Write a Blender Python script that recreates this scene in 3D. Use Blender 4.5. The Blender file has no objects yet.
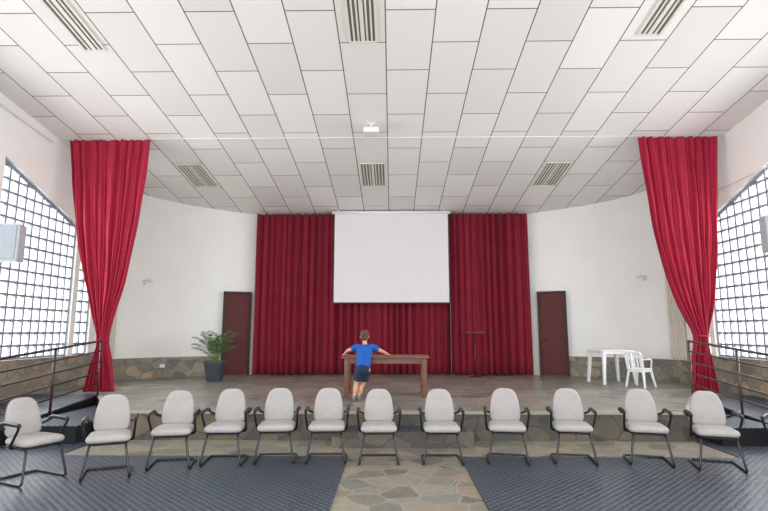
import bpy, bmesh, math, random
from mathutils import Vector, Matrix, noise
random.seed(7)
S=bpy.context.scene
S.view_settings.view_transform='Standard'
COL=S.collection
SL=0.137
def cz(y): return 7.33-SL*y
XL,XR=-7.3,7.15
ST=0.44

# ---------------- materials ----------------
def newmat(name):
    m=bpy.data.materials.new(name); m.use_nodes=True
    nt=m.node_tree; b=nt.nodes['Principled BSDF']
    return m,nt,b
def plain(name,col,rough=.6,metal=0,var=.08,scale=8,bump=0.0,bscale=60,sheen=0):
    m,nt,b=newmat(name); N=nt.nodes; L=nt.links
    tc=N.new('ShaderNodeTexCoord'); nz=N.new('ShaderNodeTexNoise'); nz.inputs['Scale'].default_value=scale
    nz.inputs['Detail'].default_value=3
    L.new(tc.outputs['Object'],nz.inputs['Vector'])
    r=N.new('ShaderNodeValToRGB')
    c0=[max(0,c*(1-var)) for c in col]+[1]; c1=[min(1,c*(1+var)) for c in col]+[1]
    r.color_ramp.elements[0].position=.3; r.color_ramp.elements[0].color=c0
    r.color_ramp.elements[1].position=.7; r.color_ramp.elements[1].color=c1
    L.new(nz.outputs['Fac'],r.inputs['Fac']); L.new(r.outputs['Color'],b.inputs['Base Color'])
    b.inputs['Roughness'].default_value=rough; b.inputs['Metallic'].default_value=metal
    if sheen: b.inputs['Sheen Weight'].default_value=sheen
    if bump:
        n2=N.new('ShaderNodeTexNoise'); n2.inputs['Scale'].default_value=bscale
        L.new(tc.outputs['Object'],n2.inputs['Vector'])
        bp=N.new('ShaderNodeBump'); bp.inputs['Strength'].default_value=bump; bp.inputs['Distance'].default_value=.01
        L.new(n2.outputs['Fac'],bp.inputs['Height']); L.new(bp.outputs['Normal'],b.inputs['Normal'])
    return m
def stone(name,cols,scale,mortar,edge=.035,rough=.45,nmix=.35):
    m,nt,b=newmat(name); N=nt.nodes; L=nt.links
    tc=N.new('ShaderNodeTexCoord')
    mp=N.new('ShaderNodeMapping'); L.new(tc.outputs['Object'],mp.inputs['Vector'])
    mp.inputs['Scale'].default_value=(scale,scale*1.15,scale*1.4)
    mp.inputs['Location'].default_value=(3.3,1.7,.37)
    wn=N.new('ShaderNodeTexNoise'); wn.inputs['Scale'].default_value=1.2; L.new(mp.outputs[0],wn.inputs['Vector'])
    mx=N.new('ShaderNodeMixRGB'); mx.inputs[0].default_value=.12; L.new(mp.outputs[0],mx.inputs[1]); L.new(wn.outputs['Color'],mx.inputs[2])
    v=N.new('ShaderNodeTexVoronoi'); v.inputs['Scale'].default_value=1; L.new(mx.outputs[0],v.inputs['Vector'])
    ve=N.new('ShaderNodeTexVoronoi'); ve.feature='DISTANCE_TO_EDGE'; ve.inputs['Scale'].default_value=1; L.new(mx.outputs[0],ve.inputs['Vector'])
    sp=N.new('ShaderNodeSeparateColor'); L.new(v.outputs['Color'],sp.inputs[0])
    r=N.new('ShaderNodeValToRGB'); r.color_ramp.interpolation='LINEAR'
    els=r.color_ramp.elements
    while len(els)<len(cols): els.new(.5)
    for i,c in enumerate(cols):
        els[i].position=i/(len(cols)-1)*.9+.05; els[i].color=(*c,1)
    L.new(sp.outputs[0],r.inputs['Fac'])
    nz=N.new('ShaderNodeTexNoise'); nz.inputs['Scale'].default_value=9; nz.inputs['Detail'].default_value=5; L.new(tc.outputs['Object'],nz.inputs['Vector'])
    m2=N.new('ShaderNodeMixRGB'); m2.blend_type='MULTIPLY'; m2.inputs[0].default_value=nmix
    rr=N.new('ShaderNodeValToRGB'); rr.color_ramp.elements[0].position=.3; rr.color_ramp.elements[0].color=(.55,.55,.55,1); rr.color_ramp.elements[1].position=.7; rr.color_ramp.elements[1].color=(1.2,1.2,1.2,1)
    L.new(nz.outputs['Fac'],rr.inputs['Fac'])
    L.new(r.outputs['Color'],m2.inputs[1]); L.new(rr.outputs['Color'],m2.inputs[2])
    lt=N.new('ShaderNodeMath'); lt.operation='LESS_THAN'; lt.inputs[1].default_value=edge; L.new(ve.outputs['Distance'],lt.inputs[0])
    m3=N.new('ShaderNodeMixRGB'); L.new(lt.outputs[0],m3.inputs[0]); L.new(m2.outputs[0],m3.inputs[1]); m3.inputs[2].default_value=(*mortar,1)
    L.new(m3.outputs[0],b.inputs['Base Color'])
    b.inputs['Roughness'].default_value=rough
    bp=N.new('ShaderNodeBump'); bp.inputs['Strength'].default_value=.25; bp.inputs['Distance'].default_value=.01
    L.new(nz.outputs['Fac'],bp.inputs['Height']); L.new(bp.outputs['Normal'],b.inputs['Normal'])
    return m
def srgb(r,g,b):
    f=lambda c:(c/255/12.92 if c/255<=.04045 else ((c/255+.055)/1.055)**2.4)
    return (f(r),f(g),f(b))
M={}
M['wall']=plain('wall_paint',srgb(236,235,232),.75,var=.02,scale=1.5,bump=.05)
M['stagestone']=stone('stage_flagstone',[srgb(98,96,90),srgb(142,138,128),srgb(116,118,108),srgb(156,148,134),srgb(128,120,108),srgb(108,110,106)],3.0,srgb(146,144,136),.025,.35)
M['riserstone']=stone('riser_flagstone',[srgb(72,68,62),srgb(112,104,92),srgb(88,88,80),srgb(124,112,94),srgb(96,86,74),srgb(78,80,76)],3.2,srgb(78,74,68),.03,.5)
M['floorstone']=stone('floor_flagstone',[srgb(112,108,96),srgb(146,138,124),srgb(128,128,116),srgb(154,144,128),srgb(138,124,108),srgb(120,120,110)],3.2,srgb(148,142,132),.025,.5)
M['wainstone']=stone('wainscot_stone',[srgb(104,108,102),srgb(152,148,132),srgb(130,128,114),srgb(172,154,126),srgb(116,122,114),srgb(142,128,104)],3.4,srgb(110,108,100),.03,.6)
M['nosing']=plain('step_nosing',srgb(170,166,156),.5,var=.1)
M['white']=plain('white_paint',srgb(230,230,230),.5,var=.02)
M['bar']=plain('window_bar',srgb(132,138,148),.6,var=.05)
M['redside']=plain('red_curtain_cloth',srgb(160,10,50),.8,var=.08,scale=3,sheen=.06)
M['redback']=plain('crimson_curtain_cloth',srgb(128,7,38),.85,var=.1,scale=3,sheen=.04)
M['screen']=plain('screen_fabric',srgb(220,216,218),.8,var=.01)
M['black']=plain('black_plastic',srgb(28,28,30),.4,var=.1)
M['chrome']=plain('dark_steel',srgb(58,60,66),.3,metal=.6,var=.1)
M['fabric']=plain('grey_upholstery',srgb(172,168,166),.95,var=.05,scale=20,bump=.2,bscale=300)
M['door']=plain('dark_door_wood',srgb(82,24,22),.65,var=.15,scale=4)
M['frame']=plain('door_frame_paint',srgb(48,24,22),.6,var=.1)
M['wood']=plain('table_wood',srgb(112,66,46),.4,var=.2,scale=6)
M['rail']=plain('rail_paint',srgb(62,36,38),.35,var=.1)
M['railg']=plain('rail_paint_grey',srgb(84,62,62),.35,var=.1)
M['beige']=plain('beige_blind',srgb(216,208,196),.8,var=.04)
M['plastic']=plain('white_plastic',srgb(238,238,240),.35,var=.01)
M['pot']=plain('pot_glaze',srgb(54,64,70),.4,var=.1)
M['soil']=plain('soil',srgb(60,45,35),.95,var=.3,scale=40)
M['leaf']=plain('palm_leaf',srgb(58,98,54),.5,var=.25,scale=6)
M['stem']=plain('palm_stem',srgb(110,125,60),.5,var=.15)
M['skin']=plain('skin',srgb(208,156,130),.55,var=.04)
M['hair']=plain('brown_hair',srgb(90,60,42),.7,var=.3,scale=40,bump=.5,bscale=120)
M['shirt']=plain('blue_cotton',srgb(12,84,168),.85,var=.08)
M['shorts']=plain('navy_shorts',srgb(28,42,70),.85,var=.1)
M['shoe']=plain('grey_shoe',srgb(110,112,116),.6,var=.1)
M['eye']=plain('eye_dark',srgb(50,35,30),.3)
M['redwood']=plain('reddish_wood',srgb(84,30,22),.5,var=.1)
M['louver']=plain('louver_metal',srgb(222,220,212),.4,var=.03)
M['louverdark']=plain('louver_recess',srgb(122,116,102),.6,var=.03)
M['speaker']=plain('speaker_shell',srgb(184,190,196),.5,var=.02)
M['grille']=plain('speaker_grille',srgb(160,166,174),.6,var=.03,bump=.4,bscale=200)
M['fabricdark']=plain('grey_shell',srgb(90,90,92),.6,var=.05)
# ceiling tiles
def ceil_mat():
    m,nt,b=newmat('ceiling_tiles'); N=nt.nodes; L=nt.links
    tc=N.new('ShaderNodeTexCoord'); s=N.new('ShaderNodeSeparateXYZ'); L.new(tc.outputs['Object'],s.inputs[0])
    def mth(op,a,bv=None):
        n=N.new('ShaderNodeMath'); n.operation=op
        for i,x in enumerate((a,bv)):
            if x is None: continue
            if isinstance(x,(int,float)): n.inputs[i].default_value=x
            else: L.new(x,n.inputs[i])
        return n.outputs[0]
    gx=mth('DIVIDE',mth('ADD',s.outputs[0],.09+.745*30),.745)
    par=mth('MULTIPLY',mth('MODULO',mth('FLOOR',gx),2.0),.5)   # running bond: odd columns shifted half a tile
    gy=mth('ADD',mth('DIVIDE',mth('ADD',s.outputs[1],-6.93+1.4*30),1.4),par)
    def line(g,w):
        f=mth('FRACT',g); d=mth('ABSOLUTE',mth('SUBTRACT',f,.5)); return mth('GREATER_THAN',d,.5-w)
    l=mth('MAXIMUM',line(gx,.013),line(gy,.0065))
    cx=N.new('ShaderNodeCombineXYZ'); L.new(mth('FLOOR',gx),cx.inputs[0]); L.new(mth('FLOOR',gy),cx.inputs[1])
    wn=N.new('ShaderNodeTexWhiteNoise'); wn.noise_dimensions='2D'; L.new(cx.outputs[0],wn.inputs['Vector'])
    r=N.new('ShaderNodeValToRGB'); r.color_ramp.elements[0].color=(*srgb(226,223,219),1); r.color_ramp.elements[1].color=(*srgb(240,237,233),1)
    L.new(wn.outputs['Value'],r.inputs['Fac'])
    mx=N.new('ShaderNodeMixRGB'); L.new(l,mx.inputs[0]); L.new(r.outputs[0],mx.inputs[1]); mx.inputs[2].default_value=(*srgb(104,94,88),1)
    L.new(mx.outputs[0],b.inputs['Base Color']); b.inputs['Roughness'].default_value=.7
    return m
M['ceiling']=ceil_mat()
def mat_rubber():
    m,nt,b=newmat('blue_grey_rubber'); N=nt.nodes; L=nt.links
    tc=N.new('ShaderNodeTexCoord'); mp=N.new('ShaderNodeMapping'); L.new(tc.outputs['Object'],mp.inputs[0])
    mp.inputs['Rotation'].default_value=(0,0,math.radians(45)); mp.inputs['Scale'].default_value=(15,15,15)
    v=N.new('ShaderNodeTexVoronoi'); v.inputs['Scale'].default_value=1; v.inputs['Randomness'].default_value=.1; L.new(mp.outputs[0],v.inputs['Vector'])
    r=N.new('ShaderNodeValToRGB'); r.color_ramp.elements[0].position=.28; r.color_ramp.elements[0].color=(*srgb(92,104,116),1)
    r.color_ramp.elements[1].position=.42; r.color_ramp.elements[1].color=(*srgb(42,52,64),1)
    L.new(v.outputs['Distance'],r.inputs['Fac']); L.new(r.outputs[0],b.inputs['Base Color'])
    b.inputs['Roughness'].default_value=.38
    bp=N.new('ShaderNodeBump'); bp.inputs['Strength'].default_value=.6; bp.inputs['Distance'].default_value=.006; bp.invert=True
    L.new(v.outputs['Distance'],bp.inputs['Height']); L.new(bp.outputs[0],b.inputs['Normal'])
    return m
M['rubber']=mat_rubber()

# ---------------- mesh builder ----------------
class MB:
    def __init__(s): s.v=[]; s.f=[]
    def add(s,vs,fs):
        o=len(s.v); s.v+= [tuple(p) for p in vs]; s.f+=[tuple(i+o for i in f) for f in fs]; return s
    def box(s,c,d,R=None):
        vs=[]
        for x in(-.5,.5):
            for y in(-.5,.5):
                for z in(-.5,.5):
                    p=Vector((x*d[0],y*d[1],z*d[2]))
                    if R: p=R@p
                    vs.append(p+Vector(c))
        return s.add(vs,[(0,1,3,2),(4,6,7,5),(0,4,5,1),(2,3,7,6),(0,2,6,4),(1,5,7,3)])
    def prism(s,poly,vec):
        n=len(poly); a=[Vector(p) for p in poly]; b=[p+Vector(vec) for p in a]
        return s.add(a+b,[tuple(range(n-1,-1,-1)),tuple(range(n,2*n))]+[(i,(i+1)%n,n+(i+1)%n,n+i) for i in range(n)])
    def tube(s,path,r,seg=10,closed=False):
        P=[Vector(p) for p in path]; n=len(P); rs=r if isinstance(r,(list,tuple)) else [r]*n
        T=[]
        for i in range(n):
            if closed: t=P[(i+1)%n]-P[i-1]
            else: t=P[min(i+1,n-1)]-P[max(i-1,0)]
            T.append(t.normalized())
        u=T[0].orthogonal().normalized(); vs=[]
        for i in range(n):
            u=(u-T[i]*u.dot(T[i])).normalized(); w=T[i].cross(u)
            for k in range(seg):
                a=2*math.pi*k/seg; vs.append(P[i]+(u*math.cos(a)+w*math.sin(a))*rs[i])
        fs=[]
        for i in range(n if closed else n-1):
            j=(i+1)%n
            for k in range(seg):
                l=(k+1)%seg; fs.append((i*seg+k,i*seg+l,j*seg+l,j*seg+k))
        if not closed: fs+= [tuple(range(seg-1,-1,-1)),tuple((n-1)*seg+k for k in range(seg))]
        return s.add(vs,fs)
    def lathe(s,prof,c=(0,0,0),seg=28):
        vs=[];fs=[]
        for r,z in prof:
            for k in range(seg):
                a=2*math.pi*k/seg; vs.append((c[0]+r*math.cos(a),c[1]+r*math.sin(a),c[2]+z))
        n=len(prof)
        for i in range(n-1):
            for k in range(seg):
                l=(k+1)%seg; fs.append((i*seg+k,i*seg+l,(i+1)*seg+l,(i+1)*seg+k))
        fs+=[tuple(range(seg-1,-1,-1)),tuple((n-1)*seg+k for k in range(seg))]
        return s.add(vs,fs)
    def ell(s,c,d,R=None,seg=20,rings=12):
        vs=[];fs=[]
        def T(p):
            p=Vector((p[0]*d[0],p[1]*d[1],p[2]*d[2]))
            if R: p=R@p
            return p+Vector(c)
        vs.append(T((0,0,-1)))
        for i in range(1,rings):
            a=-math.pi/2+math.pi*i/rings
            for k in range(seg):
                b=2*math.pi*k/seg; vs.append(T((math.cos(a)*math.cos(b),math.cos(a)*math.sin(b),math.sin(a))))
        vs.append(T((0,0,1))); e=len(vs)-1
        for k in range(seg):
            l=(k+1)%seg
            fs.append((0,1+l,1+k)); fs.append((e,e-seg+k,e-seg+l))
            for i in range(rings-2):
                fs.append((1+i*seg+k,1+i*seg+l,1+(i+1)*seg+l,1+(i+1)*seg+k))
        return s.add(vs,fs)
    def cap(s,p0,r0,p1,r1):
        s.tube([p0,p1],[r0,r1],16); s.ell(p0,(r0,)*3,seg=16,rings=10); s.ell(p1,(r1,)*3,seg=16,rings=10); return s
    def pillow(s,outline,t,fn,rings=((1,0),(.985,.35),(.94,.75),(.85,.95),(.5,1.05))):
        n=len(outline); cx=sum(p[0] for p in outline)/n; cy=sum(p[1] for p in outline)/n
        levels=[(k,-o) for k,o in reversed(rings)]+[(k,o) for k,o in rings[1:]]
        vs=[];fs=[]
        for k,o in levels:
            for p in outline: vs.append(fn(cx+(p[0]-cx)*k,cy+(p[1]-cy)*k,o*t/2))
        m=len(levels)
        for i in range(m-1):
            for j in range(n):
                l=(j+1)%n; fs.append((i*n+j,i*n+l,(i+1)*n+l,(i+1)*n+j))
        a=len(vs); vs.append(fn(cx,cy,levels[0][1]*t/2)); vs.append(fn(cx,cy,levels[-1][1]*t/2))
        for j in range(n):
            l=(j+1)%n; fs.append((a,l,j)); fs.append((a+1,(m-1)*n+j,(m-1)*n+l))
        return s.add(vs,fs)
    def build(s,name,mat,parent=None,smooth=False,bevel=0,kind=None,label=None,category=None,group=None,loc=None,recalc=True):
        me=bpy.data.meshes.new(name); me.from_pydata(s.v,[],s.f)
        if recalc:
            bm=bmesh.new(); bm.from_mesh(me); bmesh.ops.recalc_face_normals(bm,faces=bm.faces); bm.to_mesh(me); bm.free()
        me.materials.append(mat)
        if smooth:
            for p in me.polygons: p.use_smooth=True
        o=bpy.data.objects.new(name,me); COL.objects.link(o)
        if loc: o.location=loc
        if parent: o.parent=parent
        if bevel:
            b=o.modifiers.new('b','BEVEL'); b.width=bevel; b.segments=2; b.limit_method='ANGLE'
        if kind: o['kind']=kind
        if label: o['label']=label
        if category: o['category']=category
        if group: o['group']=group
        return o
def empty(name,label,category,loc=(0,0,0),rz=0,group=None):
    o=bpy.data.objects.new(name,None); COL.objects.link(o); o.empty_display_size=.1
    o.location=loc; o.rotation_euler=(0,0,rz); o['label']=label; o['category']=category
    if group:o['group']=group
    return o
def rpath(pts,r=.05,n=5,closed=False):
    P=[Vector(p) for p in pts]; out=[]
    N=len(P)
    for i in range(N):
        if not closed and i in(0,N-1): out.append(P[i]); continue
        a,b,c=P[i-1],P[i],P[(i+1)%N]
        d1=(a-b); d2=(c-b); rr=min(r,d1.length*.45,d2.length*.45)
        s=b+d1.normalized()*rr; e=b+d2.normalized()*rr
        for k in range(n+1):
            t=k/n; out.append(s*(1-t)**2+b*2*t*(1-t)+e*t*t)
    return out
def copytree(o,loc,rz,sc=1):
    n=o.copy(); COL.objects.link(n); n.location=loc; n.rotation_euler=(0,0,rz)
    def rec(src,dst):
        for c in src.children:
            d=c.copy(); COL.objects.link(d); d.parent=dst; rec(c,d)
    rec(o,n)
    return n
def interp(tab,z):
    if z>=tab[0][0]: return tab[0][1:]
    for a,b in zip(tab,tab[1:]):
        if a[0]>=z>=b[0]:
            t=(a[0]-z)/(a[0]-b[0]); return [x*(1-t)+y*t for x,y in zip(a[1:],b[1:])]
    return tab[-1][1:]
def spline(pts,n=8):
    P=[Vector(p) for p in pts]; P=[P[0]*2-P[1]]+P+[P[-1]*2-P[-2]]; out=[]
    for i in range(1,len(P)-2):
        for k in range(n):
            t=k/n; a,b,c,d=P[i-1:i+3]
            out.append(.5*((2*b)+(c-a)*t+(2*a-5*b+4*c-d)*t*t+(3*b-a-3*c+d)*t**3))
    out.append(P[-2]); return out

# ---------------- shell ----------------
MB().prism([(-14,-4,-.2),(14,-4,-.2),(14,17,-.2),(-14,17,-.2)],(0,0,.2)).build('floor',M['floorstone'],kind='structure')
MB().prism([(XL-.2,-2,cz(-2)),(XR+.2,-2,cz(-2)),(XR+.2,15.8,cz(15.8)),(XL-.2,15.8,cz(15.8))],(0,0,.12)).build('ceiling',M['ceiling'],kind='structure')
def wtop(y): return 4.95-.36*(y-9.3)
def side_wall(name,x,sgn):
    m=MB(); v=(sgn*.2,0,0)
    def P(l): m.prism([(x,a,b) for a,b in l],v)
    P([(-2,0),(12.7,0),(12.7,1.15),(-2,1.15)])
    P([(-2,1.15),(5.2,1.15),(5.2,cz(5.2)),(-2,cz(-2))])
    for a,b,w in [(5.2,9.0,1),(9.0,9.2,0),(9.2,11.6,1),(11.6,11.78,0),(11.78,12.35,1),(12.35,12.7,0)]:
        if w: P([(a,wtop(a)),(b,wtop(b)),(b,cz(b)),(a,cz(a))])
        else: P([(a,1.15),(b,1.15),(b,cz(b)),(a,cz(a))])
    return m.build(name,M['wall'],kind='structure')
side_wall('wall_left',XL,-1); side_wall('wall_right',XR,1)
k=1
for x,sg in((XL,-1),(XR,1)):
    for a,b in((5.2,9.0),(9.2,11.6),(11.78,12.35)):
        m=MB(); xc=x+sg*.09
        n=max(2,round((b-a)/.24)); w=.042
        for i in range(n+1):
            y=a+(b-a)*i/n; y=min(max(y,a+w/2),b-w/2); m.box((xc,y,(1.15+wtop(y))/2),(.07,w,wtop(y)-1.15-.01))
        z=1.17
        while z<wtop(a)-.05:
            yb=b if wtop(b)>z else 9.3+(4.95-z)/.36
            m.box((xc,(a+yb)/2,z),(.065,yb-a,.042)); z+=.245
        m.tube([(xc,a,wtop(a)-.03),(xc,b,wtop(b)-.03)],.035,6)
        m.build('window_%d'%k,M['bar'],kind='structure'); k+=1
arcL=spline([(-4.05,15.35,0),(-4.9,15.0,0),(-5.8,14.55,0),(-6.6,14.0,0),(-7.12,13.35,0),(XL,12.6,0)])
arcR=spline([(4.05,15.35,0),(4.9,15.0,0),(5.8,14.55,0),(6.55,14.0,0),(7.02,13.35,0),(XR,12.6,0)])
def ribbon(arc,z0,topfn,th,inward):
    m=MB(); n=len(arc); rows=[]
    for i,p in enumerate(arc):
        t=(arc[min(i+1,n-1)]-arc[max(i-1,0)]).normalized(); nrm=Vector((t.y,-t.x,0))
        if nrm.y>0: nrm=-nrm
        q=p+nrm*th if inward else p-nrm*th
        rows.append((p,q))
    vs=[];fs=[]
    for p,q in rows:
        t=topfn(p.y)
        vs+= [(p.x,p.y,z0),(p.x,p.y,t),(q.x,q.y,z0),(q.x,q.y,topfn(p.y))]
    for i in range(n-1):
        a=4*i;b=a+4
        fs+=[(a,a+1,b+1,b),(a+2,b+2,b+3,a+3),(a+1,a+3,b+3,b+1),(a,b,b+2,a+2)]
    fs+=[(0,2,3,1),(4*n-4,4*n-3,4*n-1,4*n-2)]
    return m.add(vs,fs)
ribbon(arcL,0,lambda y:cz(y)+.02,.15,False).build('wall_backleft',M['wall'],kind='structure',smooth=False)
ribbon(arcR,0,lambda y:cz(y)+.02,.15,False).build('wall_backright',M['wall'],kind='structure')
MB().box((0,15.5,2.7),(8.4,.2,5.4)).build('wall_back',M['wall'],kind='structure')
for i,arc in enumerate((arcL,arcR)):
    a=[p for p in arc if abs(p.x)>4.97]
    ribbon(a,.2,lambda y:.99,.05,True).build('trim_%d'%(i+1),M['wainstone'],kind='structure')
MB().box((XL+.03,6.2,.575),(.06,12.6,1.15)).build('trim_3',M['wainstone'],kind='structure')
MB().box((XR-.03,6.2,.575),(.06,12.6,1.15)).build('trim_4',M['wainstone'],kind='structure')
MB().tube([(XL+.04,2,cz(2)-.45),(XL+.04,10.4,cz(10.4)-.18)],.025,8).build('trim_5',M['white'],kind='structure')
MB().tube([(XR-.04,2,4.9),(XR-.04,11.4,4.75)],.02,8).build('trim_6',M['white'],kind='structure')
for x,sg,nm in((XL,1,0),(XR,-1,1)):
    m=MB()
    for i in range(6):
        p=(arcL if sg==1 else arcR)[-2-i*1]
        q=(arcL if sg==1 else arcR)[-3-i*1]
        d=(p-q); ang=math.atan2(d.y,d.x)
        c=(p+q)/2+Vector((sg*.05,-.05,0))
        m.box((c.x,c.y,(1.0+4.2)/2),(d.length*.93,.02,3.2),Matrix.Rotation(ang+.25*sg,3,'Z'))
    m.build('vertical_blind',M['beige'],label='beige vertical fabric blind hanging beside the lattice window',category='blind')
def door(n,c,ang):
    R=Matrix.Rotation(ang,3,'Z')
    def tr(x,y,z): return Vector(c)+R@Vector((x,y,z))
    par=MB().box(tr(0,0,1.18),(.68,.05,2.33),R).build('door_%d'%n,M['door'],kind='structure')
    m=MB()
    for x in(-.37,.37): m.box(tr(x,-.01,1.2),(.06,.1,2.4),R)
    m.box(tr(0,-.01,2.38),(.8,.1,.06),R); f=m.build('door_frame',M['frame'],parent=par)
    s=1 if n==1 else -1
    MB().tube(rpath([tr(.26*s,-.03,1.0),tr(.26*s,-.08,1.0),tr(.15*s,-.08,1.0)],.02),.012,8).build('door_handle',M['chrome'],parent=par)
    return par
aL=math.atan2(.35,.85)
door(1,(-4.55,15.05,ST),aL); door(2,(4.64,15.01,ST),-aL)
# stage
poly=[(-4.5,8.4),(4.6,8.4),(5.85,10.45),(XR-.06,10.45),(XR-.06,12.6)]+[(p.x-.02,p.y-.02) for p in reversed(arcR[:-1])]+[(p.x+.02,p.y-.02) for p in arcL[:-1]]+[(XL+.06,12.6),(XL+.06,10.45),(-5.85,10.45)]
st=empty('stage_platform','low stage platform paved with irregular brown flagstones','stage')
MB().prism([(x,y,0) for x,y in poly],(0,0,ST)).build('platform',M['stagestone'],parent=st)
ed=[(-5.85,10.43),(-4.52,8.385),(4.62,8.385),(5.87,10.43)]
e=MB(); rs=MB()
for a,b in zip(ed,ed[1:]):
    A=Vector((*a,0));B=Vector((*b,0)); d=B-A; ang=math.atan2(d.y,d.x)
    e.box(((A+B)/2+Vector((0,0,ST-.018))),(d.length+.02,.07,.038),Matrix.Rotation(ang,3,'Z'))
    rs.box(((A+B)/2+Vector((0,0,.2))),(d.length,.03,.4),Matrix.Rotation(ang,3,'Z'))
e.build('nosing',M['nosing'],parent=st,label='pale stone edge strip')
rs.build('riser',M['riserstone'],parent=st,label='dark stone riser facing')
stp=empty('stage_step','low flagstone step with a dark blue mat before the stage','step')
MB().box((.15,8.11,.11),(2.1,.5,.22)).build('step_body',M['riserstone'],parent=stp)
MB().box((.15,8.1,.228),(1.9,.4,.016)).build('step_mat',M['rubber'],parent=stp)
for s,x0,x1 in((-1,-5.78,-4.8),(1,4.9,5.8)):
    sp=empty('corner_step','dark rubber-covered step beside the stage corner and railing','step')
    if s<0: pl_=[(x0,8.0),(x1,8.0),(x1,8.7),(x0,10.2)]
    else: pl_=[(x0,8.0),(x1,8.0),(x1,10.2),(x0,8.7)]
    if s>0: pl_=[(x0,8.0),(x1,8.0),(x1,10.2),(x0,8.7)]
    MB().prism([(x,y,.013) for x,y in pl_],(0,0,.25)).build('step_body',M['black'],parent=sp)
    MB().prism([(x,y,.264) for x,y in pl_],(0,0,.012)).build('step_mat',M['rubber'],parent=sp)
mL=[(-.6,1),(-.6,7.3),(-4.6,7.3),(-4.6,8.35),(-5.8,10.2),(-5.82,1)]
mR=[(.92,1),(.92,7.3),(4.7,7.3),(4.7,8.35),(5.8,10.2),(5.82,1)]
for q in(mL,mR):
    MB().prism([(x,y,0) for x,y in q],(0,0,.012)).build('rubber_mat',M['rubber'],label='dark blue-grey studded rubber floor covering beside the stone aisle',category='mat',group='rubber floor coverings')
for x0,x1,c in((XL+.06,-5.85,'left'),(5.85,XR-.06,'right')):
    p=[(x0,5.0,0),(x0,10.43,0),(x0,10.43,ST),]
    r=empty('access_ramp','sloping access ramp covered in dark studded rubber along the window wall','ramp')
    MB().prism(p,(x1-x0,0,0)).build('ramp_body',M['black'],parent=r)
    MB().prism([(x0,5.0,0.004),(x0,10.43,ST+.004),(x0,10.43,ST+.016),(x0,5.0,.016)],(x1-x0,0,0)).build('ramp_surface',M['rubber'],parent=r)
def rampz(y): return max(0,min(ST,(y-5.0)/5.45*ST))
for x,mt in((-5.815,M['rail']),(5.825,M['railg'])):
    r=empty('handrail','painted steel tube railing with horizontal bars beside the ramp','railing')
    for y in(10.3,8.9,7.45,6.0):
        MB().tube([(x,y,.28 if 8<y<10.2 else .015),(x,y,rampz(y)+1.08)],.022,10).build('rail_post',mt,parent=r,smooth=True)
    for h in(.25,.46,.67,.88,1.08):
        MB().tube([(x,5.6,rampz(5.6)+h),(x,10.3,rampz(10.3)+h)],.022 if h>1 else .015,10).build('rail_bar',mt,parent=r,smooth=True)

# ---------------- curtains ----------------
def flat_curtain(x0,x1,y,z0,z1,seed,label):
    n=int((x1-x0)/.012); rz=14; vs=[];fs=[]
    rnd=random.Random(seed); ph=[rnd.uniform(0,6) for _ in range(5)]
    for j in range(rz+1):
        tz=j/rz; z=z0+(z1-z0)*tz
        for i in range(n+1):
            x=x0+(x1-x0)*i/n
            w=x*2*math.pi/.21+1.3*math.sin(x*2.1+ph[0])+.9*math.sin(x*5.3+ph[1])
            a=.065+.025*math.sin(x*3.7+ph[2])
            yy=y+a*math.sin(w+.25*math.sin(tz*3+x*2))+.022*math.sin(2.3*w+ph[3])+.012*math.sin(tz*4+x*9)
            vs.append((x,yy,z))
    for j in range(rz):
        for i in range(n):
            a=j*(n+1)+i; fs.append((a,a+1,a+n+2,a+n+1))
    m=MB(); m.add(vs,fs)
    o=m.build('stage_curtain',M['redback'],smooth=True,label=label,category='curtain',recalc=False)
    s=o.modifiers.new('s','SOLIDIFY'); s.thickness=.006
    return o
flat_curtain(-4.06,-1.72,15.10,.455,5.2,1,'deep crimson pleated stage curtain hanging beside the screen')
flat_curtain(-1.74,1.72,15.24,.455,5.2,2,'deep crimson pleated stage curtain hanging behind the screen')
flat_curtain(1.72,4.06,15.10,.455,5.2,3,'deep crimson pleated stage curtain hanging beside the screen')
def tied(tab,y,tie,lab):
    n=300;rz=80;vs=[];fs=[]; z0=tab[-1][0];z1=tab[0][0]
    for j in range(rz+1):
        z=z1+(z0-z1)*j/rz; a,b=interp(tab,z); w=b-a
        d=abs(z-tie); g=min(1,d/1.0); amp=.038+.03*(1-g)
        for i in range(n+1):
            t=i/n
            ph=t*2*math.pi*9+1.6*math.sin(t*7)+.7*math.sin(t*17)+.35*math.sin(z*.9+t*5)
            bulge=.08*(1-(2*t-1)**2)*(1-g)
            x=a+w*t+.012*math.sin(ph*.5+z*2)*(w/1.6)
            vs.append((x,y-bulge+amp*(1+.35*math.sin(t*13))*math.sin(ph)+.015*math.sin(2.6*ph)+.01*math.sin(z*5+t*20),z))
    for j in range(rz):
        for i in range(n):
            k=j*(n+1)+i; fs.append((k,k+1,k+n+2,k+n+1))
    p=empty('tied_curtain',lab,'curtain')
    o=MB().add(vs,fs).build('drape',M['redside'],parent=p,smooth=True,recalc=False)
    s=o.modifiers.new('s','SOLIDIFY'); s.thickness=.006
    a,b=interp(tab,tie); c=(a+b)/2; pts=[]
    for k in range(20):
        q=2*math.pi*k/20; pts.append((c+(b-a)/2*1.1*math.cos(q),y-.03+.12*math.sin(q),tie+.02*math.sin(q)))
    MB().tube(pts,.022,8,closed=True).build('tieback',M['redside'],parent=p,smooth=True)
    return p
def smooth_tab(tab):
    P=spline([(r[1],r[2],r[0]) for r in tab],6)
    return [(p.z,p.x,p.y) for p in P]
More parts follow.
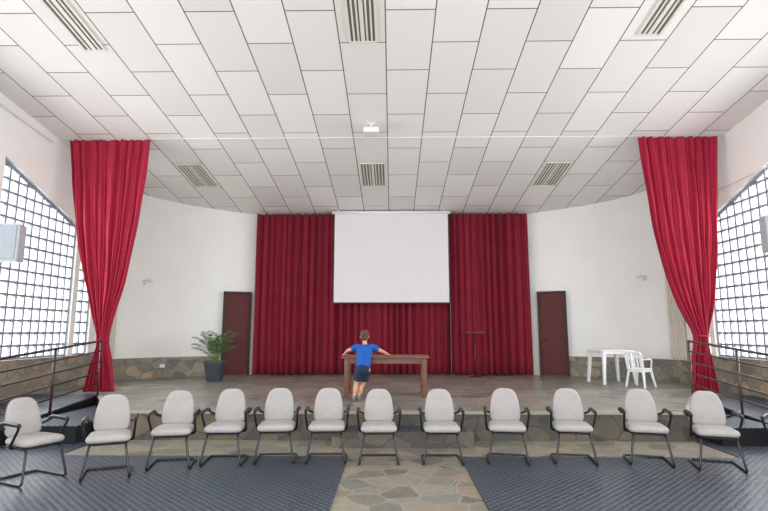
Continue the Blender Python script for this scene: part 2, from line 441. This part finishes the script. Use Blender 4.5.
tied(smooth_tab([(5.83,-7.02,-5.28),(4.47,-6.84,-5.36),(3.6,-6.69,-5.46),(2.75,-6.47,-5.60),(2.13,-6.25,-5.75),(1.52,-6.05,-5.86),(1.12,-6.15,-5.76),(.48,-6.3,-5.64)]),10.62,1.52,'bright red gathered curtain tied back, hanging beside the lattice window')
tied(smooth_tab([(5.83,5.30,6.98),(4.47,5.41,6.88),(3.6,5.50,6.80),(2.75,5.70,6.68),(2.13,5.90,6.54),(1.62,6.14,6.38),(1.12,6.06,6.42),(.48,5.99,6.52)]),10.62,1.62,'bright red gathered curtain tied back, hanging beside the lattice window')
rod=empty('curtain_rod','thin white curtain rod fixed under the tiled ceiling','rod')
MB().tube([(XL+.02,10.6,5.85),(XR-.02,10.6,5.85)],.01,10).build('rod',M['white'],parent=rod,smooth=True)
for x in(-7.2,-3.5,0,3.5,7.05):
    MB().tube([(x,10.6,5.85),(x,10.6,cz(10.6)-.001)],.008,8).build('bracket',M['white'],parent=rod)

# ---------------- screen ----------------
sc=empty('projection_screen','white pull-down projection screen hanging before crimson curtain','screen')
MB().box((-.02,14.93,3.86),(3.36,.012,2.66)).build('screen_fabric',M['screen'],parent=sc)
m=MB()
for x in(-1.71,1.67): m.box((x,14.935,3.86),(.03,.016,2.68))
m.box((-.02,14.935,2.52),(3.4,.02,.04)); m.build('border',M['black'],parent=sc)
MB().tube([(-1.78,14.93,5.2),(1.74,14.93,5.2)],.05,12).build('roller_case',M['white'],parent=sc,smooth=True)
for x in(-1.6,1.56):
    MB().box((x,14.93,(5.22+cz(14.93))/2),(.04,.04,cz(14.93)-5.22)).build('hanger',M['white'],parent=sc)

# ---------------- ceiling fixtures ----------------
def fixture(x,y0,y1,w,n=7):
    yc=(y0+y1)/2; R=Matrix.Rotation(-math.atan(SL),3,'X'); L=(y1-y0)
    c=Vector((x,yc,cz(yc)))
    def tr(a,b,h): return c+R@Vector((a,b,h))
    p=empty('ceiling_light','recessed fluorescent ceiling light with metal louvres','light')
    m=MB()
    for a in(-w/2,w/2): m.box(tr(a,0,-.012),(.035,L,.03),R)
    for b in(-L/2,L/2): m.box(tr(0,b,-.012),(w+.03,.03,.03),R)
    m.build('light_frame',M['louver'],parent=p)
    MB().box(tr(0,0,-.002),(w,L,.006),R).build('light_recess',M['louverdark'],parent=p)
    m=MB()
    for i in range(1,n): m.box(tr(-w/2+w*i/n,0,-.012),(.028 if i*2!=n and i!=n//2 else .06,L,.014),R)
    m.build('louvre',M['louver'],parent=p)
for x,a,b,w,n in((-.45,6.0,7.61,.42,6),(-4.86,6.0,7.75,.34,4),(4.03,6.0,7.5,.34,4),(-.47,11.85,13.2,.6,8),(-4.93,11.85,13.2,.6,8),(4.01,11.85,13.2,.6,8)):
    fixture(x,a,b,w,n)
pr=empty('ceiling_projector','white ceiling-mounted projector with a short drop pole','projector')
MB().box((-.42,10.1,5.78),(.32,.28,.11)).build('projector_body',M['white'],parent=pr,bevel=.02)
MB().tube([(-.42,10.23,5.78),(-.42,10.28,5.78)],.04,14).build('lens',M['black'],parent=pr)
m=MB().tube([(-.42,10.1,5.82),(-.42,10.1,cz(10.1)-.005)],.02,10); m.box((-.42,10.1,cz(10.1)-.012),(.16,.16,.02)); m.build('ceiling_bracket',M['white'],parent=pr)
for x,y,z,a in((-6.70,8.75,3.23,-.25),(6.78,9.0,3.40,.25)):
    sp=empty('wall_speaker','pale grey boxy loudspeaker on a wall bracket beside window','speaker',loc=(x,y,z),rz=-a)
    MB().box((0,0,0),(.38,.3,.66)).build('speaker_cabinet',M['speaker'],parent=sp,bevel=.03)
    MB().box((0,-.155,0),(.30,.02,.60)).build('speaker_grille',M['grille'],parent=sp,bevel=.008)
    Ri=Matrix.Rotation(a,3,'Z'); end=Ri@Vector((XL-x if x<0 else XR-x,0.3,0))
    MB().tube([(0,.1,0),end],.02,8).build('speaker_bracket',M['speaker'],parent=sp)
for arc,s,zz in((arcL,1,3.02),(arcR,-1,3.1)):
    p=[q for q in arc if abs(q.x)>6.75][0]
    o=empty('wall_sensor','small white swivel lamp on short wall arm','sensor')  # small sensor on a wall bracket, gives off no light
    b=Vector((p.x,p.y-.02,zz))
    MB().box(b,(.1,.05,.14)).build('wall_plate',M['white'],parent=o)
    MB().tube([b,b+Vector((s*.1,-.15,.05)),b+Vector((s*.28,-.16,.05))],.015,8).build('sensor_arm',M['white'],parent=o)
    MB().tube([b+Vector((s*.2,-.17,.05)),b+Vector((s*.32,-.2,.0))],[.05,.035],12).build('sensor_head',M['white'],parent=o)
m=MB().box((-6.28,14.17,.76),(.13,.03,.09),Matrix.Rotation(.65,3,'Z')); m.build('wall_outlet',M['white'],label='white plastic wall outlet on the stone wainscot',category='outlet')

# ---------------- wooden table ----------------
t=empty('wooden_table','long dark brown wooden table standing on the stage','table')
x0,x1,y0,y1=-.98,.72,10.0,10.75; zt=ST+.78
MB().box(((x0+x1)/2,(y0+y1)/2,zt-.02),(x1-x0,y1-y0,.04)).build('tabletop',M['wood'],parent=t,bevel=.008)
for x in(x0+.1,x1-.1):
    for y in(y0+.08,y1-.08):
        MB().box((x,y,ST+.37),(.09,.09,.738)).build('leg',M['wood'],parent=t,bevel=.006)
m=MB()
for y in(y0+.08,y1-.08): m.box(((x0+x1)/2,y,zt-.09),(x1-x0-.28,.03,.1))
for x in(x0+.1,x1-.1): m.box((x,(y0+y1)/2,zt-.09),(.03,y1-y0-.24,.1)); m.box((x,(y0+y1)/2,ST+.15),(.04,y1-y0-.24,.06))
m.build('apron',M['wood'],parent=t)

o=empty('lectern_stand','slim reddish wooden stand with flat top beside curtain','stand',loc=(2.3,14.5,ST+.002))
MB().lathe([(.16,.001),(.16,.02),(.05,.04)]).build('stand_base',M['redwood'],parent=o,smooth=False)
MB().tube([(0,0,.03),(0,0,1.2)],.022,10).build('stand_pole',M['redwood'],parent=o,smooth=True)
MB().box((0,0,1.22),(.54,.34,.045)).build('stand_top',M['redwood'],parent=o,bevel=.006)

def rrect(w,d,r,n=6):
    out=[]
    for cx,cy,a0 in((w/2-r,d/2-r,0),(-w/2+r,d/2-r,90),(-w/2+r,-d/2+r,180),(w/2-r,-d/2+r,270)):
        for k in range(n+1):
            a=math.radians(a0+90*k/n); out.append((cx+r*math.cos(a),cy+r*math.sin(a)))
    return out
def plastic_piece(name,label,cat,loc,rz,w,h,leg=.05,back=0):
    o=empty(name,label,cat,loc=loc,rz=rz)
    MB().prism([(x,y,h-.025) for x,y in rrect(w,w,.08)],(0,0,.025)).build('tabletop' if cat=='table' else 'seat',M['plastic'],parent=o,bevel=.006)
    m=MB(); inn=rrect(w-.06,w-.06,.06); n=len(inn)
    m.prism([(x,y,h-.08) for x,y in inn],(0,0,.057)); m.build('skirt',M['plastic'],parent=o)
    for sx in(-1,1):
        for sy in(-1,1):
            a=Vector((sx*(w/2-.09),sy*(w/2-.09),h-.06)); b=Vector((sx*(w/2-.03),sy*(w/2-.03),0.0))
            if back: a=Vector((sx*(w/2-.05),sy*(w/2-.05),h-.03)); b=Vector((sx*(w/2+.01),sy*(w/2+.02),0))
            vs=[];
            for c,s in((a,leg),(b,leg*.7)):
                vs+= [c+Vector((i*s/2,j*s/2,0)) for i,j in((-1,-1),(1,-1),(1,1),(-1,1))]
            MB().add(vs,[(3,2,1,0),(4,5,6,7)]+[(i,(i+1)%4,4+(i+1)%4,4+i) for i in range(4)]).build('leg',M['plastic'],parent=o,bevel=.006)
    if back:
        y=w/2-.03; m=MB()
        m.tube(rpath([(-w/2+.03,y,h-.02),(-w/2+.02,y+.08,back-.02),(w/2-.02,y+.08,back-.02),(w/2-.03,y,h-.02)],.07,5),.022,8)
        for i in range(-2,3): m.box((i*.07,y+.04,(h+back)/2-.01),(.035,.014,back-h-.03),Matrix.Rotation(-math.atan(.08/(back-h)),3,'X'))
        m.build('backrest',M['plastic'],parent=o)
        for s in(-1,1):
            MB().tube(rpath([(s*(w/2-.02),y+.03,h+.2),(s*(w/2+.03),0,h+.21),(s*(w/2+.01),-w/2+.08,h+.19),(s*(w/2-.03),-w/2+.06,h-.02)],.06,5),.018,8).build('armrest',M['plastic'],parent=o,smooth=True)
    return o
plastic_piece('plastic_table','white moulded plastic square table by the wainscot','table',(5.38,12.95,ST+.002),.1,.85,.80,.08)
plastic_piece('plastic_chair','white moulded plastic armchair beside white plastic table','chair',(5.66,12.05,ST+.002),2.2,.42,.42,.05,back=.80)
# ---------------- plant ----------------
pl=empty('potted_palm','green areca palm in a dark grey round pot','plant',loc=(-4.55,13.35,ST+.002))
MB().lathe([(.19,0),(.2,.02),(.27,.44),(.29,.45),(.29,.5),(.26,.5),(.25,.42)]).build('pot',M['pot'],parent=pl,smooth=False)
MB().lathe([(.245,.40),(.25,.43),(.1,.45)]).build('soil',M['soil'],parent=pl)
sm=MB(); lf=MB(); rnd=random.Random(3)
for i in range(20):
    a=i*2.4+rnd.uniform(-.3,.3); out=rnd.uniform(.15,.55); H=rnd.uniform(.65,1.25)-out*.35
    if math.cos(a)<0: out*=1.25
    b=Vector((.06*math.cos(a),.06*math.sin(a),.44)); d=Vector((math.cos(a),math.sin(a),0))
    pts=[]
    for k in range(15):
        q=k/14; pts.append(b+d*out*q**1.5+Vector((0,0,H*(1.25*q-.45*q**2.6))))
    sm.tube(pts,[.010*(1-.8*k/14) for k in range(15)],6)
    for k in range(4,15):
        p=pts[k]; tg=(pts[min(k+1,14)]-pts[k-1]).normalized(); side=tg.cross(Vector((0,0,1))).normalized(); 
        ln=.22*(1-abs(k-8)/11)
        for s in(-1,1):
            dr=(side*s*.8+tg*.6+Vector((0,0,-.25+rnd.uniform(-.1,.1)))).normalized()
            wv=tg*.014
            lf.add([p,p+dr*ln*.45+wv,p+dr*ln+Vector((0,0,-.03)),p+dr*ln*.45-wv],[(0,1,2,3)])
sm.build('stems',M['stem'],parent=pl,smooth=True); lf.build('fronds',M['leaf'],parent=pl,recalc=False)

# ---------------- chairs ----------------
def outline_back():
    pts=[(-.2,0),(.2,0),(.222,.1),(.198,.28),(.16,.39),(.09,.44),(-.09,.44),(-.16,.39),(-.198,.28),(-.222,.1)]
    P=[Vector((x*.94,y,0)) for x,y in pts]
    return [(p.x,p.y) for p in rpath([tuple(p) for p in P],.08,4,closed=True)]
chair=empty('conference_chair','light grey upholstered visitor chair with black arms and sled base','chair',group='row of grey conference chairs')
ch=chair
def backfn(x,y,o):
    z=.47+y*.97; yy=.20+.10*y/.46+o-.25*x*x
    return (x,yy,z)
MB().pillow(outline_back(),.075,backfn).build('backrest',M['fabric'],parent=ch,smooth=True)
def shellfn(x,y,o): return (x*.97,.20+.10*y/.46+o+.04-.25*x*x,.475+y*.945)
MB().pillow(outline_back(),.03,shellfn).build('back_shell',M['fabricdark'],parent=ch,smooth=True)
seat_o=rrect(.48,.48,.1)
def seatfn(x,y,o):
    return (x*(1-.08*(y+.24)),y-.03,.435+o+.015*math.cos(x*6)-.05*max(0,-y-.12)**1.5*2)
MB().pillow(seat_o,.085,seatfn).build('seat',M['fabric'],parent=ch,smooth=True)
MB().pillow(seat_o,.03,lambda x,y,o:(x*.93,y*.93-.03,.388+o)).build('seat_pan',M['black'],parent=ch,smooth=True)
fr=[(.17,.12,.372),(.19,-.2,.372),(.25,-.27,.014),(.25,.27,.014),(-.25,.27,.014),(-.25,-.27,.014),(-.19,-.2,.372),(-.17,.12,.372)]
m=MB().tube(rpath(fr,.05,5),.014,10); m.tube([(-.18,.0,.372),(.18,.0,.372)],.012,8); m.tube(rpath([(0,.1,.372),(0,.27,.39),(0,.285,.6)],.08,5),.016,8)
m.build('frame',M['chrome'],parent=ch,smooth=True)
for s in(-1,1):
    pth=rpath([(s*.18,.02,.375),(s*.26,.0,.385),(s*.275,-.16,.60),(s*.275,-.17,.645),(s*.275,.12,.655),(s*.27,.2,.60),(s*.18,.235,.56)],.07,5)
    rr=[.015+.009*(1 if p.z>.63 else 0) for p in pth]
    MB().tube(pth,rr,10).build('armrest',M['black'],parent=ch,smooth=True)
rows=[(-4.18,6.15,1.15),(-3.40,6.36,.42),(-2.80,6.78,.2),(-2.19,6.98,.08),(-1.54,7.08,.1),(-.87,7.1,.06),(-.18,7.1,.03),(.65,7.1,0),(1.52,7.1,-.15),(2.38,7.1,-.16),(3.33,7.05,-.24),(4.08,6.82,-.3),(4.80,6.42,-.8)]
ch.location=(rows[0][0],rows[0][1],.013); ch.rotation_euler=(0,0,rows[0][2])
for x,y,a in rows[1:]: copytree(chair,(x,y,.013 if not(-.6<x<.9) else .002),a)

# ---------------- boy ----------------
boy=empty('person','child in blue t-shirt and navy shorts leaning on wooden table','person',loc=(0,0,0))
V=Vector
hipc=V((-.54,9.60,1.03)); chest=V((-.52,9.78,1.30)); neck=V((-.51,9.86,1.44)); head=V((-.53,9.92,1.605))
shL=V((-.65,9.83,1.405)); shR=V((-.38,9.83,1.405))
elL=V((-.84,9.86,1.335)); elR=V((-.20,9.87,1.325))
waL=V((-.92,10.05,1.262)); waR=V((-.09,10.05,1.262))
hpL=V((-.60,9.60,1.0)); hpR=V((-.475,9.60,1.0))
knL=V((-.66,9.66,.74)); knR=V((-.55,9.72,.735))
anL=V((-.70,9.60,.505)); anR=V((-.63,9.66,.50))
b=MB()
Rt=Matrix.Rotation(-math.radians(35),3,'X')
b.ell((hipc+chest)/2,(.115,.08,.20),Rt); b.ell(hipc,(.12,.09,.10)); b.ell(chest,(.135,.09,.15),Rt)
b.cap(neck-V((0,.02,.04)),.045,head-V((0,0,.06)),.04)
b.ell(head,(.078,.092,.108)); b.ell(head+V((0,.035,-.045)),(.058,.06,.06))
b.ell(head+V((0,.095,-.015)),(.012,.018,.022))
for s in(-1,1): b.ell(head+V((s*.078,.0,-.01)),(.012,.022,.03))
for sh,el,wa in((shL,elL,waL),(shR,elR,waR)):
    b.cap(sh,.045,el,.033); b.cap(el,.033,wa,.022); b.cap(chest+V((0,.02,.06)),.06,sh,.045)
for hp,kn,an in((hpL,knL,anL),(hpR,knR,anR)):
    b.cap(hp,.075,kn,.048); b.cap(kn,.046,an,.028); b.ell(kn*.55+an*.45+V((0,-.015,0)),(.042,.045,.08))
    b.cap(an,.028,an+V((0,.12,-.035)),.022)
for wa,s in((waL,-1),(waR,1)):
    dirv=V((s*.25,1,0)).normalized(); sd=V((dirv.y,-dirv.x,0))
    pc=wa+dirv*.04+V((0,0,-.018))
    b.cap(wa,.02,pc,.02); b.ell(pc,(.033,.036,.014))
    for i,(o,l) in enumerate(((-.027,.042),(-.009,.05),(.009,.047),(.027,.036))):
        a0=pc+dirv*.025+sd*o; a1=a0+dirv*l*.55+sd*o*.25+V((0,0,.006)); a2=a1+dirv*l*.5+V((0,0,-.014))
        b.cap(a0,.0085,a1,.008); b.cap(a1,.008,a2,.007)
    a0=pc-sd*s*.025; a1=a0-sd*s*.028+dirv*.018; a2=a1+dirv*.024-sd*s*.006
    b.cap(a0,.010,a1,.009); b.cap(a1,.009,a2,.008)
def remesh(o,vs,it=4):
    r=o.modifiers.new('r','REMESH'); r.mode='VOXEL'; r.voxel_size=vs; r.use_smooth_shade=True
    s=o.modifiers.new('sm','SMOOTH'); s.factor=.5; s.iterations=it
remesh(b.build('body',M['skin'],parent=boy,recalc=False),.005,3)
e=MB()
for s in(-1,1): e.ell(head+V((s*.03,.088,.005)),(.011,.006,.007))
e.build('eyes',M['eye'],parent=boy,smooth=True)
MB().ell(head+V((0,.097,-.055)),(.022,.006,.005)).build('mouth',plain('lip',srgb(180,100,95),.5),parent=boy,smooth=True)
h=MB(); h.ell(head+V((0,-.014,.02)),(.086,.092,.104)); h.ell(head+V((0,-.035,-.02)),(.074,.06,.075)); h.ell(head+V((.0,.055,.075)),(.06,.045,.03))
rn=random.Random(5)
for i in range(60):
    a=rn.uniform(0,6.28); c=rn.uniform(.1,.9)
    n_=V((math.cos(a)*math.sqrt(1-c*c)*.086,math.sin(a)*math.sqrt(1-c*c)*.092-.014,c*.104+.02)); p=head+n_
    h.tube([p*1,p+n_.normalized()*.008+V((rn.uniform(-.02,.02),rn.uniform(-.02,.0),-.015))],[.012,.003],6)
remesh(h.build('hair',M['hair'],parent=boy,recalc=False),.006,1)
s=MB()
s.ell((hipc+chest)/2+V((0,0,.02)),(.137,.105,.20),Rt); s.ell(chest+V((0,0,-.01)),(.155,.112,.155),Rt)
s.tube([hipc+V((0,-.01,-.01)),hipc*.5+chest*.5],[.135,.13],24)
for sh,el in((shL,elL),(shR,elR)):
    s.cap(chest+V((0,.01,.05)),.075,sh,.06); s.tube([sh,sh+(el-sh)*.62],[.062,.058],18)
s.tube([neck-V((0,.03,.06)),neck-V((0,.005,.005))],[.07,.055],18)
remesh(s.build('t_shirt',M['shirt'],parent=boy,recalc=False),.008,4)
s=MB(); s.ell(hipc+V((0,0,-.02)),(.138,.108,.11))
for hp,kn in((hpL,knL),(hpR,knR)): s.tube([hp,hp+(kn-hp)*.75],[.088,.078],20)
remesh(s.build('shorts',M['shorts'],parent=boy,recalc=False),.008,3)
for an in(anL,anR):
    s=MB(); z0=ST+.002
    c=V((an.x,an.y+.05,z0+.045))
    s.ell(c,(.04,.11,.043)); s.ell(V((an.x,an.y,z0+.055)),(.038,.045,.05)); s.box((an.x,an.y+.05,z0+.012),(.07,.19,.02))
    o=s.build('shoe',M['shoe'],parent=boy,recalc=False); remesh(o,.006,2)

# ---------------- world, light, camera ----------------
w=bpy.data.worlds.new('World'); S.world=w; w.use_nodes=True
bg=w.node_tree.nodes['Background']; bg.inputs[0].default_value=(.95,.98,1,1); bg.inputs[1].default_value=2.5
def area(loc,rot,sx,sy,e,col=(1,1,1)):
    l=bpy.data.lights.new('area','AREA'); l.shape='RECTANGLE'; l.size=sx; l.size_y=sy; l.energy=e; l.color=col
    o=bpy.data.objects.new('window_light',l); COL.objects.link(o); o.location=loc; o.rotation_euler=rot; return o
area((XL-.5,8.8,3.2),(0,-math.pi/2,0),4,7,760)
area((XR+.5,8.8,3.2),(0,math.pi/2,0),4,7,760)
area((0,-2.2,2.2),(math.radians(118),0,0),12,3,330)  # unseen fill light added behind the camera to brighten the ceiling
cam=bpy.data.cameras.new('cam'); cam.lens=24; cam.sensor_width=36
c=bpy.data.objects.new('camera',cam); COL.objects.link(c); c.location=(0,0,1.7)
c.rotation_euler=(math.radians(98.4),0,math.radians(.9)); S.camera=c
